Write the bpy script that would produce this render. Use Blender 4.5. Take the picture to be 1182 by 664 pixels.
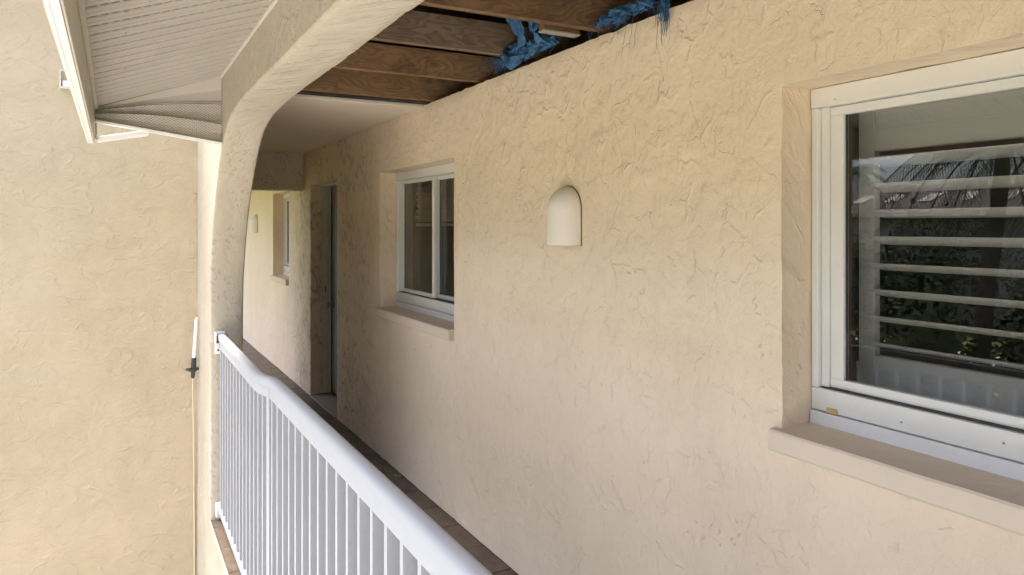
import bpy, bmesh, math, random
from mathutils import Vector, Matrix, noise
R = math.radians
random.seed(7)
for o in list(bpy.data.objects): bpy.data.objects.remove(o)
scene = bpy.context.scene
COL = scene.collection

# ------------------------------------------------------------------ camera, sky, sun, exposure
EYE = 1.64                                   # metres above the walkway floor (z = 0)
YAW = math.atan(460 / 850)                   # the walkway (+Y) vanishes left of centre
cam_d = bpy.data.cameras.new('camera')
cam = bpy.data.objects.new('camera', cam_d); COL.objects.link(cam)
cam.location = (0, 0, EYE); cam.rotation_euler = (R(90), 0, -YAW)
cam_d.sensor_width = 36; cam_d.lens = 36 * 850 / 1182
cam_d.shift_y = -70 / 1182
cam_d.clip_start = 0.02; cam_d.clip_end = 3000
scene.camera = cam

SUN_EL, SUN_AZ = R(73), R(140)               # azimuth the light comes from, measured from +X
world = bpy.data.worlds.new('World'); scene.world = world; world.use_nodes = True
wn = world.node_tree.nodes; wl = world.node_tree.links
bg = wn['Background']
sky = wn.new('ShaderNodeTexSky'); sky.sky_type = 'NISHITA'; sky.sun_disc = False
sky.sun_elevation = SUN_EL; sky.sun_rotation = R(90) - SUN_AZ
sky.air_density = 0.6; sky.dust_density = 5.0; sky.ozone_density = 1.0
wl.new(sky.outputs[0], bg.inputs['Color']); bg.inputs['Strength'].default_value = 0.13
sd = bpy.data.lights.new('sun', 'SUN'); sd.energy = 2.4; sd.angle = R(46); sd.color = (1, .97, .92)
sun = bpy.data.objects.new('sun', sd); COL.objects.link(sun)
sv = Vector((math.cos(SUN_AZ) * math.cos(SUN_EL), math.sin(SUN_AZ) * math.cos(SUN_EL), math.sin(SUN_EL)))
sun.location = sv * 40; sun.rotation_euler = sv.to_track_quat('Z', 'Y').to_euler()
vs = scene.view_settings
vs.view_transform = 'Standard'; vs.look = 'None'; vs.gamma = 1; vs.exposure = 2.66
scene.cycles.max_bounces = 10; scene.cycles.transparent_max_bounces = 16
scene.cycles.diffuse_bounces = 6
scene.cycles.use_adaptive_sampling = True; scene.cycles.adaptive_threshold = .02

# ------------------------------------------------------------------ helpers
def link(name, me, parent=None, loc=None):
    o = bpy.data.objects.new(name, me); COL.objects.link(o)
    if parent is not None:
        o.parent = parent
        o.matrix_parent_inverse = Matrix.Translation(-Vector(parent['org'])) if 'org' in parent.keys() else Matrix()
    if loc is not None: o.location = loc
    return o

ORG = {}
def thing(name, label, cat, loc=(0, 0, 0), group=None):
    o = bpy.data.objects.new(name, None); COL.objects.link(o)
    o.empty_display_size = .1; o.location = loc
    o['label'] = label; o['category'] = cat
    if group: o['group'] = group
    ORG[o] = Vector(loc)
    return o
def part_empty(name, parent):
    o = bpy.data.objects.new(name, None); COL.objects.link(o); o.empty_display_size = .05
    adopt(o, parent); ORG[o] = Vector((0, 0, 0)); return o
def adopt(o, parent):
    """parent keeping world-space coordinates"""
    o.parent = parent
    o.matrix_parent_inverse = Matrix.Translation(-ORG.get(parent, Vector((0, 0, 0))))
def tag(o, label, cat, group=None):
    o['label'] = label; o['category'] = cat
    if group: o['group'] = group
    return o

class MB:
    def __init__(s): s.v = []; s.f = []
    def quad(s, *p):
        n = len(s.v); s.v += [tuple(q) for q in p]; s.f.append(tuple(range(n, n + len(p)))); return s
    def box(s, x0, x1, y0, y1, z0, z1):
        n = len(s.v)
        s.v += [(x0, y0, z0), (x1, y0, z0), (x1, y1, z0), (x0, y1, z0), (x0, y0, z1), (x1, y0, z1), (x1, y1, z1), (x0, y1, z1)]
        s.f += [tuple(n + i for i in q) for q in ((0, 3, 2, 1), (4, 5, 6, 7), (0, 1, 5, 4), (1, 2, 6, 5), (2, 3, 7, 6), (3, 0, 4, 7))]
        return s
    def rings(s, rings, closed=True, caps=True):
        n = len(s.v); m = len(rings[0])
        for r in rings: s.v += [tuple(p) for p in r]
        for i in range(len(rings) - 1):
            for j in range(m if closed else m - 1):
                a = n + i * m + j; b = n + i * m + (j + 1) % m
                s.f.append((a, b, b + m, a + m))
        if caps and closed:
            s.f.append(tuple(n + j for j in range(m))[::-1]); s.f.append(tuple(n + (len(rings) - 1) * m + j for j in range(m)))
        return s
    def tube(s, pts, r, seg=8):
        pts = [Vector(p) for p in pts]; rr = r if isinstance(r, (list, tuple)) else [r] * len(pts)
        rings = []; up = None
        for i, p in enumerate(pts):
            t = (pts[min(i + 1, len(pts) - 1)] - pts[max(i - 1, 0)]).normalized()
            if up is None: up = t.orthogonal().normalized()
            up = (up - t * up.dot(t)).normalized(); sd_ = t.cross(up)
            rings.append([p + (up * math.cos(6.28318 * k / seg) + sd_ * math.sin(6.28318 * k / seg)) * rr[i] for k in range(seg)])
        return s.rings(rings)
    def mesh(s, name, mat, smooth=False):
        me = bpy.data.meshes.new(name); me.from_pydata(s.v, [], s.f); me.materials.append(mat)
        bm = bmesh.new(); bm.from_mesh(me); bmesh.ops.recalc_face_normals(bm, faces=bm.faces); bm.to_mesh(me); bm.free()
        if smooth: me.shade_smooth()
        return me
    def build(s, name, mat, parent=None, bevel=0, smooth=False, seg=2):
        o = bpy.data.objects.new(name, s.mesh(name, mat, smooth)); COL.objects.link(o)
        if parent is not None: adopt(o, parent)
        if bevel:
            b = o.modifiers.new('bevel', 'BEVEL'); b.width = bevel; b.segments = seg; b.limit_method = 'ANGLE'; b.harden_normals = False
        return o
def box(name, mat, parent, x0, x1, y0, y1, z0, z1, bevel=.002):
    return MB().box(x0, x1, y0, y1, z0, z1).build(name, mat, parent, bevel)
def catmull(pts, n):
    P = [Vector(p) for p in pts]; P = [2 * P[0] - P[1]] + P + [2 * P[-1] - P[-2]]; out = []
    for i in range(1, len(P) - 2):
        for k in range(n):
            t = k / n; a, b, c, d = P[i - 1:i + 3]
            out.append(.5 * (2 * b + (c - a) * t + (2 * a - 5 * b + 4 * c - d) * t * t + (3 * b - a - 3 * c + d) * t ** 3))
    out.append(P[-2]); return out
def nz(x, y, z): return noise.noise(Vector((x, y, z)))

# ------------------------------------------------------------------ materials
class NT:
    def __init__(s, name):
        s.m = bpy.data.materials.new(name); s.m.use_nodes = True
        s.t = s.m.node_tree; s.n = s.t.nodes; s.b = s.n['Principled BSDF']; s.out = s.n['Material Output']
        s.co = s.n.new('ShaderNodeTexCoord').outputs['Object']
    def put(s, sock, v):
        if isinstance(v, bpy.types.NodeSocket): s.t.links.new(v, sock)
        else: sock.default_value = v
    def math(s, op, a, b=0.0, c=0.0, clamp=False):
        n = s.n.new('ShaderNodeMath'); n.operation = op; n.use_clamp = clamp
        for i, v in enumerate((a, b, c)): s.put(n.inputs[i], v)
        return n.outputs[0]
    def vmath(s, op, a, b=None, scale=None):
        n = s.n.new('ShaderNodeVectorMath'); n.operation = op; s.put(n.inputs[0], a)
        if b is not None: s.put(n.inputs[1], b)
        if scale is not None: s.put(n.inputs['Scale'], scale)
        return n.outputs['Value'] if op in ('LENGTH', 'DISTANCE') else n.outputs[0]
    def noise(s, scale, detail=3, rough=.5, co=None, dist=0, color=False, dim='3D'):
        n = s.n.new('ShaderNodeTexNoise'); n.noise_dimensions = dim; s.put(n.inputs['Vector'], co or s.co)
        n.inputs['Scale'].default_value = scale; n.inputs['Detail'].default_value = detail
        n.inputs['Roughness'].default_value = rough; n.inputs['Distortion'].default_value = dist
        return n.outputs['Color' if color else 'Fac']
    def voro(s, scale, co=None, rand=1.0, feature='F1', out='Distance', dim='3D'):
        n = s.n.new('ShaderNodeTexVoronoi'); n.voronoi_dimensions = dim; s.put(n.inputs['Vector'], co or s.co); n.feature = feature
        n.inputs['Scale'].default_value = scale; n.inputs['Randomness'].default_value = rand
        return n.outputs[out]
    def ss(s, v, a, b, lo=0.0, hi=1.0):
        n = s.n.new('ShaderNodeMapRange'); n.interpolation_type = 'SMOOTHSTEP'; s.put(n.inputs['Value'], v)
        n.inputs['From Min'].default_value = a; n.inputs['From Max'].default_value = b
        n.inputs['To Min'].default_value = lo; n.inputs['To Max'].default_value = hi
        return n.outputs[0]
    def mix(s, f, a, b):
        n = s.n.new('ShaderNodeMix'); n.data_type = 'RGBA'; s.put(n.inputs['Factor'], f)
        s.put(n.inputs[6], a if isinstance(a, bpy.types.NodeSocket) else (*a, 1)); s.put(n.inputs[7], b if isinstance(b, bpy.types.NodeSocket) else (*b, 1))
        return n.outputs[2]
    def sep(s, v):
        n = s.n.new('ShaderNodeSeparateXYZ'); s.put(n.inputs[0], v); return n.outputs
    def mapping(s, scale=(1, 1, 1), rot=(0, 0, 0), co=None):
        n = s.n.new('ShaderNodeMapping'); s.put(n.inputs[0], co or s.co)
        n.inputs['Scale'].default_value = scale; n.inputs['Rotation'].default_value = rot; return n.outputs[0]
    def bump(s, h, dist, strength=1.0, prev=None):
        n = s.n.new('ShaderNodeBump'); s.put(n.inputs['Height'], h); n.inputs['Distance'].default_value = dist
        n.inputs['Strength'].default_value = strength
        if prev is not None: s.put(n.inputs['Normal'], prev)
        return n.outputs[0]
    def done(s, col=None, rough=.6, normal=None, spec=.5, metal=0.0):
        if col is not None: s.put(s.b.inputs['Base Color'], col if isinstance(col, bpy.types.NodeSocket) else (*col, 1))
        s.put(s.b.inputs['Roughness'], rough); s.put(s.b.inputs['Specular IOR Level'], spec); s.put(s.b.inputs['Metallic'], metal)
        if normal is not None: s.put(s.b.inputs['Normal'], normal)
        return s.m

def stucco(name, c1, c2, amp=.006, dens=.5, scale=1.0, pits=1.0, specks=0.0, rot=0.0, stretch=(1, 1, 1), streak=.3, shear=.7, heavy=False):
    """skip-trowelled stucco: overlapping trowel plates, short angular laps, ridges, pits and a brushed grain"""
    t = NT(name)
    x, y, z = t.sep(t.co)
    cb_ = t.n.new('ShaderNodeCombineXYZ'); t.put(cb_.inputs[0], t.math('ADD', x, y)); t.put(cb_.inputs[1], t.math('ADD', z, t.math('MULTIPLY', x, shear)))
    flat = cb_.outputs[0]
    base = t.mapping(stretch, (0, 0, rot), co=flat)
    D = '2D'
    def off(a_, b_, c=None): return t.vmath('ADD', c or base, (a_, b_, 0))
    def cen(sc, d, amt): return t.vmath('SCALE', t.vmath('SUBTRACT', t.noise(sc, d, .6, base, color=True, dim=D), (.5, .5, .5)), scale=amt)
    cw = t.vmath('ADD', t.vmath('ADD', base, cen(5 * scale, 3, .12 / scale)), cen(34 * scale, 3, .022 / scale))
    def edge(sc, c, w): return t.ss(t.voro(sc, c, 1.0, 'DISTANCE_TO_EDGE', dim=D), w, 0.0)
    def msk(sc, o, a_, b_): return t.ss(t.noise(sc, 2, .55, off(*o), dim=D), a_, b_)
    def cell(sc, c, k): return t.sep(t.voro(sc, c, out='Color', dim=D))[k]
    d = .08 * (dens - .5)
    ca, cc = off(1.7, 4.1, cw), off(6.2, .9, t.mapping((1, .75, 1), (0, 0, R(35)), co=cw))
    h = t.math('MULTIPLY', t.math('MULTIPLY', cell(5.5 * scale, ca, 0), msk(3.0 * scale, (7.3, 1.1), .44 - d, .60 - d)), .50)
    h = t.math('ADD', h, t.math('MULTIPLY', t.math('MULTIPLY', cell(12 * scale, cc, 1), msk(4.5 * scale, (1.4, 3.3), .44 - d, .58 - d)), .34))
    h = t.math('ADD', h, t.math('MULTIPLY', t.math('MULTIPLY', cell(27 * scale, off(2.2, 8.1, cc), 0), msk(6 * scale, (4.4, 9.3), .46 - d, .58 - d)), .20))
    crack = t.math('MULTIPLY', edge(8 * scale, ca, .028), msk(11 * scale, (2, 3), .57 - d, .66 - d))
    ridge = t.math('MULTIPLY', edge(10 * scale, cc, .10), msk(8 * scale, (9, 2), .53 - d, .64 - d))
    v = t.voro(30 * scale, t.mapping((1, .6, 1), co=cw), dim=D)
    pit = t.math('MULTIPLY', t.ss(v, .16, .06), msk(3.1 * scale, (2.2, 2.8), .63, .76))
    lobes = t.noise(7 * scale, 6, .6, cw, dim=D)
    brush = t.noise(26, 4, .7, t.mapping((1, streak, 1), co=cw), dim=D)
    fine = t.noise(190, 2, .6, flat, dim=D)
    h = t.math('SUBTRACT', h, t.math('MULTIPLY', crack, .15))
    h = t.math('ADD', h, t.math('MULTIPLY', ridge, .20))
    h = t.math('ADD', h, t.math('MULTIPLY', lobes, .70))
    h = t.math('ADD', h, t.math('MULTIPLY', brush, .30))
    h = t.math('SUBTRACT', h, t.math('MULTIPLY', pit, .35 * pits))
    h = t.math('ADD', h, t.math('MULTIPLY', fine, .05))
    if heavy:                                        # the wall by the door carries a coarser, rougher coat
        hv = t.math('MULTIPLY', t.math('MULTIPLY', t.ss(y, 4.7, 6.0), t.ss(y, 8.4, 7.6)), t.ss(t.noise(2.2, 3, .6, flat, dim=D), .30, .55))
        rg = t.math('MULTIPLY', edge(15, t.mapping((1, .45, 1), co=cw), .22), msk(9, (3, 6), .38, .56))
        h = t.math('ADD', h, t.math('MULTIPLY', t.math('MULTIPLY', rg, hv), -.9))
    nor = t.bump(h, amp)
    col = t.mix(t.ss(t.noise(1.3, 4, .6, flat, dim=D), .3, .7), c1, c2)
    dirt = t.math('MULTIPLY', pit, .55 * pits)
    dirt = t.math('MAXIMUM', dirt, t.math('MULTIPLY', t.math('MULTIPLY', crack, msk(5, (8, 1), .54, .70)), .32 * pits))
    if heavy: dirt = t.math('MAXIMUM', dirt, t.math('MULTIPLY', t.math('MULTIPLY', rg, hv), .45))
    if specks:
        sm = t.math('MULTIPLY', t.ss(t.voro(34, t.mapping((1, .55, 1), co=cw), dim=D), .26, .12), t.ss(t.noise(4.5, 3, co=flat, dim=D), .46, .56))
        dirt = t.math('MAXIMUM', dirt, t.math('MULTIPLY', sm, specks))
    col = t.mix(dirt, col, tuple(c * .3 for c in c1))
    grime = t.math('MULTIPLY', t.ss(t.noise(2.4, 6, .68, t.mapping((1, .35, 1), co=flat), dim=D), .5, .8), .16)
    col = t.mix(grime, col, tuple(c * .6 for c in c1))
    return t.done(col, .78, nor, spec=.25)

M = {}
M['wall'] = stucco('stucco_walkway', (.735, .607, .448), (.775, .644, .482), .0115, .5, pits=.5, heavy=True)
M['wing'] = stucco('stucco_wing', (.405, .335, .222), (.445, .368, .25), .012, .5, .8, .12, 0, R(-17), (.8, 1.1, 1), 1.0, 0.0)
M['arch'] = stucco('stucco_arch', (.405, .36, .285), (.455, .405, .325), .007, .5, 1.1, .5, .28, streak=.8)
M['beam'] = stucco('stucco_beam', (.62, .545, .43), (.66, .585, .47), .008, .5, 1.1, .8, .55, streak=.8)
M['smooth_stucco'] = stucco('stucco_sill', (.66, .55, .425), (.70, .585, .455), .002, .2, 1.2, .4)

def paint(name, c, rough=.35, dirt=.15, dcol=(.35, .3, .24), bump=.0004, spec=.5):
    t = NT(name)
    d = t.math('MULTIPLY', t.ss(t.noise(7, 6, .7), .52, .78), dirt)
    d = t.math('MAXIMUM', d, t.math('MULTIPLY', t.math('MULTIPLY', t.ss(t.voro(60), .16, .05), t.ss(t.noise(9, 2), .52, .62)), dirt * 1.6))
    return t.done(t.mix(d, c, dcol), t.ss(t.noise(12, 3), .2, .8, rough - .06, rough + .1), t.bump(t.noise(55, 3), bump), spec)
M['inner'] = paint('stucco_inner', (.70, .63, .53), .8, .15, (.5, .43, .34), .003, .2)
M['rail'] = paint('rail_white', (.36, .368, .382), .65, .15, spec=.3)
M['vinyl'] = paint('window_vinyl', (.70, .685, .65), .35, .12)
M['trim'] = paint('eave_aluminium', (.52, .485, .42), .4, .25)
M['shutter'] = paint('shutter_paint', (.80, .80, .78), .4, .05)
M['blind'] = paint('blind_slat', (.40, .345, .28), .5, .1)
M['sconce'] = paint('sconce_ceramic', (.80, .73, .65), .45, .10)
M['door'] = paint('door_grey', (.24, .26, .245), .5, .2, (.1, .09, .08))
M['jamb'] = paint('door_jamb', (.60, .62, .54), .5, .35)
M['black'] = paint('black_plastic', (.02, .02, .022), .4, .1)
M['white_plastic'] = paint('white_plastic', (.8, .8, .78), .35, .06)
M['steel'] = paint('steel', (.32, .31, .29), .35, .3, (.2, .14, .09))
M['steel'].node_tree.nodes['Principled BSDF'].inputs['Metallic'].default_value = .8
M['board'] = paint('ceiling_paint', (.70, .62, .50), .75, .25, (.42, .34, .25), .0015, .2)
M['dark'] = paint('dark_void', (.03, .022, .017), .8, .2)
M['seam_shadow'] = paint('seam_shadow', (.17, .13, .10), .8, .3)  # dark tone for the shadow seam around the wall lights
M['gasket_and_shade'] = paint('gasket_and_shade', (.04, .04, .04), .6, .2)
M['sticker'] = paint('sticker', (.55, .36, .10), .6, .5, (.75, .7, .6))
M['cable'] = paint('cable', (.55, .47, .36), .5, .2)
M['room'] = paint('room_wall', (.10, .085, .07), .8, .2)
M['leaf_dry'] = paint('dry_leaf', (.42, .33, .22), .7, .3)

def wood(name, c1, c2, c3, stain=.5):
    t = NT(name)
    warp = t.vmath('SCALE', t.vmath('SUBTRACT', t.noise(3.5, 2, .5, color=True), (.5, .5, .5)), scale=.09)
    co = t.mapping((.22, 1, 1), co=t.vmath('ADD', t.co, warp))
    ring = t.math('FRACT', t.math('MULTIPLY', t.noise(8.5, 2.2, .45, co), 20.0))
    rr = t.ss(ring, .25, .95)
    fib = t.noise(60, 3, .6, t.mapping((.05, 1, 1)))
    col = t.mix(t.math('MULTIPLY', rr, .75), c1, c2)
    col = t.mix(t.math('MULTIPLY', t.ss(fib, .45, .75), .5), col, c3)
    st = t.math('MULTIPLY', t.ss(t.noise(4, 5, .65), .45, .7), stain)
    kn = t.ss(t.voro(3.0, t.mapping((.6, 1.2, 1.2))), .085, .05)
    col = t.mix(t.math('MAXIMUM', st, kn), col, tuple(c * .35 for c in c3))
    h = t.math('ADD', t.math('MULTIPLY', rr, .5), t.math('MULTIPLY', fib, .5))
    return t.done(col, .75, t.bump(h, .0018), spec=.25)
M['joist_brown'] = wood('lumber_brown', (.205, .122, .062), (.13, .074, .037), (.115, .067, .036), .6)
M['joist_warm'] = wood('lumber_warm', (.24, .145, .075), (.155, .09, .045), (.13, .076, .041), .55)
M['joist_grey'] = wood('lumber_grey', (.20, .145, .10), (.115, .08, .055), (.14, .10, .07), .35)
M['ply'] = wood('plywood', (.16, .09, .045), (.13, .07, .035), (.1, .06, .03), .6)

def tile_mat():
    t = NT('brown_paver')
    oi = t.n.new('ShaderNodeObjectInfo').outputs['Random']
    geo = t.n.new('ShaderNodeNewGeometry').outputs['Position']
    a = t.mix(t.ss(t.noise(14, 5, .65, t.mapping((1, .4, 1), co=geo)), .35, .68), (.085, .060, .042), (.16, .12, .085))
    col = t.mix(t.math('MULTIPLY', oi, .35), a, (.12, .092, .068))
    d = t.math('MULTIPLY', t.ss(t.noise(38, 4, .6, geo), .6, .74), .5)
    col = t.mix(d, col, (.34, .28, .21))
    return t.done(col, .55, t.bump(t.noise(90, 4, .6, geo), .0015))
M['tile'] = tile_mat()
M['grout'] = paint('grout', (.12, .092, .068), .9, .4, (.1, .075, .05))
M['slab'] = paint('threshold', (.30, .265, .22), .7, .4)

def soffit_mat():
    t = NT('soffit_aluminium'); x, y, z = t.sep(t.co)
    ph = t.math('FRACT', t.math('DIVIDE', t.math('ADD', y, 10.0), .1016))
    band = t.math('MULTIPLY', t.ss(ph, .52, .55), t.ss(ph, .80, .77))
    zig = t.math('MULTIPLY', t.ss(ph, .655, .665), .5)
    dash = t.ss(t.math('ABSOLUTE', t.math('SUBTRACT', t.math('FRACT', t.math('ADD', t.math('DIVIDE', t.math('ADD', x, 5), .026), zig)), .5)), .14, .20)
    ln = t.math('ABSOLUTE', t.math('SUBTRACT', t.math('FRACT', t.math('MULTIPLY', t.math('SUBTRACT', ph, .53), 7.9)), .5))
    hole = t.math('MULTIPLY', t.math('MULTIPLY', band, dash), t.ss(ln, .42, .2))
    spot = t.math('MULTIPLY', t.ss(t.voro(19, t.mapping((1, .7, 1))), .12, .05), t.ss(t.noise(6, 2), .5, .6))
    d = t.math('MULTIPLY', t.ss(t.noise(5, 5, .7), .45, .75), .3)
    col = t.mix(d, (.42, .395, .34), (.27, .245, .20))
    col = t.mix(t.math('MAXIMUM', t.math('MULTIPLY', hole, .8), t.math('MULTIPLY', spot, .75)), col, (.16, .12, .085))
    return t.done(col, .45, t.bump(t.math('SUBTRACT', 1.0, hole), .003))
M['soffit'] = soffit_mat()
def perf_mat():
    t = NT('perforated_aluminium'); x, y, z = t.sep(t.co)
    p = .012
    def grid(off):
        cx = t.math('SUBTRACT', t.math('FRACT', t.math('ADD', t.math('DIVIDE', t.math('ADD', x, 5), p * 1.5), off)), .5)
        cz = t.math('SUBTRACT', t.math('FRACT', t.math('ADD', t.math('DIVIDE', z, p), off)), .5)
        return t.math('SQRT', t.math('ADD', t.math('MULTIPLY', cx, cx), t.math('MULTIPLY', cz, cz)))
    g = t.math('MINIMUM', grid(0.0), grid(.5))
    hole = t.ss(g, .27, .2)
    d = t.math('MULTIPLY', t.ss(t.noise(5, 5, .7), .4, .75), .35)
    col = t.mix(d, (.52, .485, .415), (.34, .30, .24))
    col = t.mix(t.math('MULTIPLY', hole, .45), col, (.10, .08, .06))
    return t.done(col, .45, t.bump(t.math('SUBTRACT', 1.0, hole), .002))
M['perf'] = perf_mat()

def glass_mat():
    t = NT('window_glass'); t.n.remove(t.b)
    tr = t.n.new('ShaderNodeBsdfTransparent'); tr.inputs[0].default_value = (.80, .80, .79, 1)
    gl = t.n.new('ShaderNodeBsdfGlossy'); gl.inputs['Roughness'].default_value = .004; gl.inputs[0].default_value = (.95, .97, 1, 1)
    lw = t.n.new('ShaderNodeLayerWeight'); lw.inputs[0].default_value = .5
    f = t.math('ADD', t.math('MULTIPLY', t.math('POWER', lw.outputs['Facing'], 5.0), .9), .065)
    mx = t.n.new('ShaderNodeMixShader'); t.put(mx.inputs[0], f); t.t.links.new(tr.outputs[0], mx.inputs[1]); t.t.links.new(gl.outputs[0], mx.inputs[2])
    t.t.links.new(mx.outputs[0], t.out.inputs[0]); return t.m
M['glass'] = glass_mat()

def tarp_mat():
    t = NT('blue_tarp')
    col = t.mix(t.ss(t.noise(30, 4, .6), .35, .7), (.022, .09, .21), (.05, .18, .36))
    return t.done(col, .5, t.bump(t.math('ADD', t.noise(34, 4, .7, t.mapping((1, .35, 1)), 1.5), t.math('MULTIPLY', t.noise(140, 2), .3)), .012))
M['tarp'] = tarp_mat()

# ------------------------------------------------------------------ ground and far surroundings
def ground_mat(name, a, b, sc=.8):
    t = NT(name); f = t.ss(t.noise(sc, 6, .65), .35, .68)
    return t.done(t.mix(f, a, b), .9, t.bump(t.noise(30, 5, .7), .03), spec=.15)
M['lawn'] = ground_mat('lawn', (.075, .095, .03), (.15, .14, .055))
M['concrete'] = ground_mat('concrete', (.48, .462, .425), (.55, .53, .49), .5)
GZ = -3.0
g = MB().quad((-900, -900, GZ), (900, -900, GZ), (900, 900, GZ), (-900, 900, GZ)).build('ground', M['lawn']); g['kind'] = 'structure'
p = MB().quad((-8.3, -60, GZ + .012), (.2, -60, GZ + .012), (.2, 5.0, GZ + .012), (-8.3, 5.0, GZ + .012)).build('pavement', M['concrete']); p['kind'] = 'structure'
p = MB().quad((-24, -80, GZ + .008), (-19.5, -80, GZ + .008), (-19.5, 90, GZ + .008), (-24, 90, GZ + .008)).build('road', M['concrete']); p['kind'] = 'structure'

# ------------------------------------------------------------------ walkway floor
XW, XF, XI = 1.68, .472, .65                  # wall face, outer face and inner face of the arch wall
CEIL = 2.39
fl = MB().box(.478, 2.2, -3, 14, -.2, -.006).build('walkway_floor', M['grout']); fl['kind'] = 'structure'
ORG[fl] = Vector((0, 0, 0))
TS = .3
tm = MB().box(.003, TS - .003, .003, TS - .003, -.012, 0).mesh('tile', M['tile'])
bmt = bmesh.new(); bmt.from_mesh(tm); bmesh.ops.bevel(bmt, geom=[e for e in bmt.edges if e.verts[0].co.z > -.001 and e.verts[1].co.z > -.001], offset=.003, segments=1, affect='EDGES'); bmt.to_mesh(tm); bmt.free()
for j in range(-2, 42):
    for i in range(4):
        o = bpy.data.objects.new('tile', tm); COL.objects.link(o); o.parent = fl
        o.location = (.48 + i * TS, j * TS + .11, random.uniform(-.001, .001)); o.rotation_euler = (random.uniform(-.002, .002), random.uniform(-.002, .002), 0)

# ------------------------------------------------------------------ main wall with openings
WA = (-.34, 1.488, 1.05, 2.045); WB = (3.795, 5.104, 1.05, 2.03); DR = (6.264, 7.22, 0.0, 2.05); WC = (8.23, 9.13, 1.05, 2.035)
HOLES = [WA, WB, DR, WC]
wall = thing('walkway_wall', 'long beige trowelled stucco wall with windows behind the white railing', 'wall', (XW, 5, 0))
def breaks(vals, step):
    vals = sorted(set(vals)); out = []
    for a, b in zip(vals, vals[1:]):
        n = max(1, math.ceil((b - a) / step)); out += [a + (b - a) * k / n for k in range(n)]
    return out + [vals[-1]]
def make_wall():
    ys = breaks([-2.6, 13.6] + [h[0] for h in HOLES] + [h[1] for h in HOLES], .03)
    zs = breaks([0, CEIL] + [h[2] for h in HOLES] + [h[3] for h in HOLES], .03)
    inside = lambda y, z: any(h[0] < y < h[1] and h[2] < z < h[3] for h in HOLES)
    vid = {}; V = []; F = []
    def jit(y, z):
        dx = .0035 * nz(y * 2.1, z * 2.1, 3.3) + .002 * nz(y * 7, z * 7, 1.3)
        dy = dz = 0
        if any(abs(y - e) < 1e-6 for h in HOLES for e in h[:2]): dy = .003 * nz(z * 9, y, 5) + .0025 * nz(z * 30, y, 8); dx += .004
        if any(abs(z - e) < 1e-6 for h in HOLES for e in h[2:]): dz = .003 * nz(y * 9, z, 6)
        if abs(z - CEIL) < 1e-6: dz = .006 * nz(y * 12, 0, 2) + .005 * nz(y * 35, 0, 4); dx += .006
        return dx, dy, dz
    def gv(i, j):
        if (i, j) not in vid:
            y, z = ys[i], zs[j]; dx, dy, dz = jit(y, z); vid[i, j] = len(V); V.append((XW + dx, y + dy, z + dz))
        return vid[i, j]
    for i in range(len(ys) - 1):
        for j in range(len(zs) - 1):
            if not inside((ys[i] + ys[i + 1]) / 2, (zs[j] + zs[j + 1]) / 2):
                F.append((gv(i, j), gv(i, j + 1), gv(i + 1, j + 1), gv(i + 1, j)))
    yi = {round(y, 6): k for k, y in enumerate(ys)}; zi = {round(z, 6): k for k, z in enumerate(zs)}
    def skirt(loop, depth, closed):
        prev = loop
        for s_ in (.012, .05, depth):
            cur = []
            for v in loop:
                x, y, z = V[v]; cur.append(len(V)); V.append((XW + s_, y, z))
            for a in range(len(loop) if closed else len(loop) - 1):
                b = (a + 1) % len(loop); F.append((prev[a], prev[b], cur[b], cur[a]))
            prev = cur
    for h in HOLES:
        i0, i1, j0, j1 = yi[round(h[0], 6)], yi[round(h[1], 6)], zi[round(h[2], 6)], zi[round(h[3], 6)]
        lp = [gv(i, j0) for i in range(i0, i1)] + [gv(i1, j) for j in range(j0, j1)] + [gv(i, j1) for i in range(i1, i0, -1)] + [gv(i0, j) for j in range(j1, j0, -1)]
        skirt(lp, .25, True)
    skirt([gv(i, len(zs) - 1) for i in range(len(ys))], .25, False)
    me = bpy.data.meshes.new('stucco_face'); me.from_pydata(V, [], F); me.materials.append(M['wall'])
    bm = bmesh.new(); bm.from_mesh(me); bmesh.ops.recalc_face_normals(bm, faces=bm.faces); bm.to_mesh(me); bm.free()
    me.shade_smooth()
    try: me.set_sharp_from_angle(angle=R(50))
    except Exception: pass
    o = bpy.data.objects.new('stucco_face', me); COL.objects.link(o); adopt(o, wall)
make_wall()

def make_sill(par, y0, y1):
    mb = MB(); n = max(6, int((y1 - y0) / .04)); rings = []
    for k in range(n + 1):
        y = y0 + (y1 - y0) * k / n; d = .0015 * nz(y * 6, 1, 1); e = .002 * nz(y * 9, 4, 1)
        rings.append([(1.802, y, 1.000), (1.656 + d, y, 1.0 + e), (1.652 + d, y, 1.006), (1.652 + d, y, 1.055 + e), (1.657 + d, y, 1.061 + e), (1.802, y, 1.068)])
    mb.rings(rings); return mb.build('sill', M['smooth_stucco'], par, 0)

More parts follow.
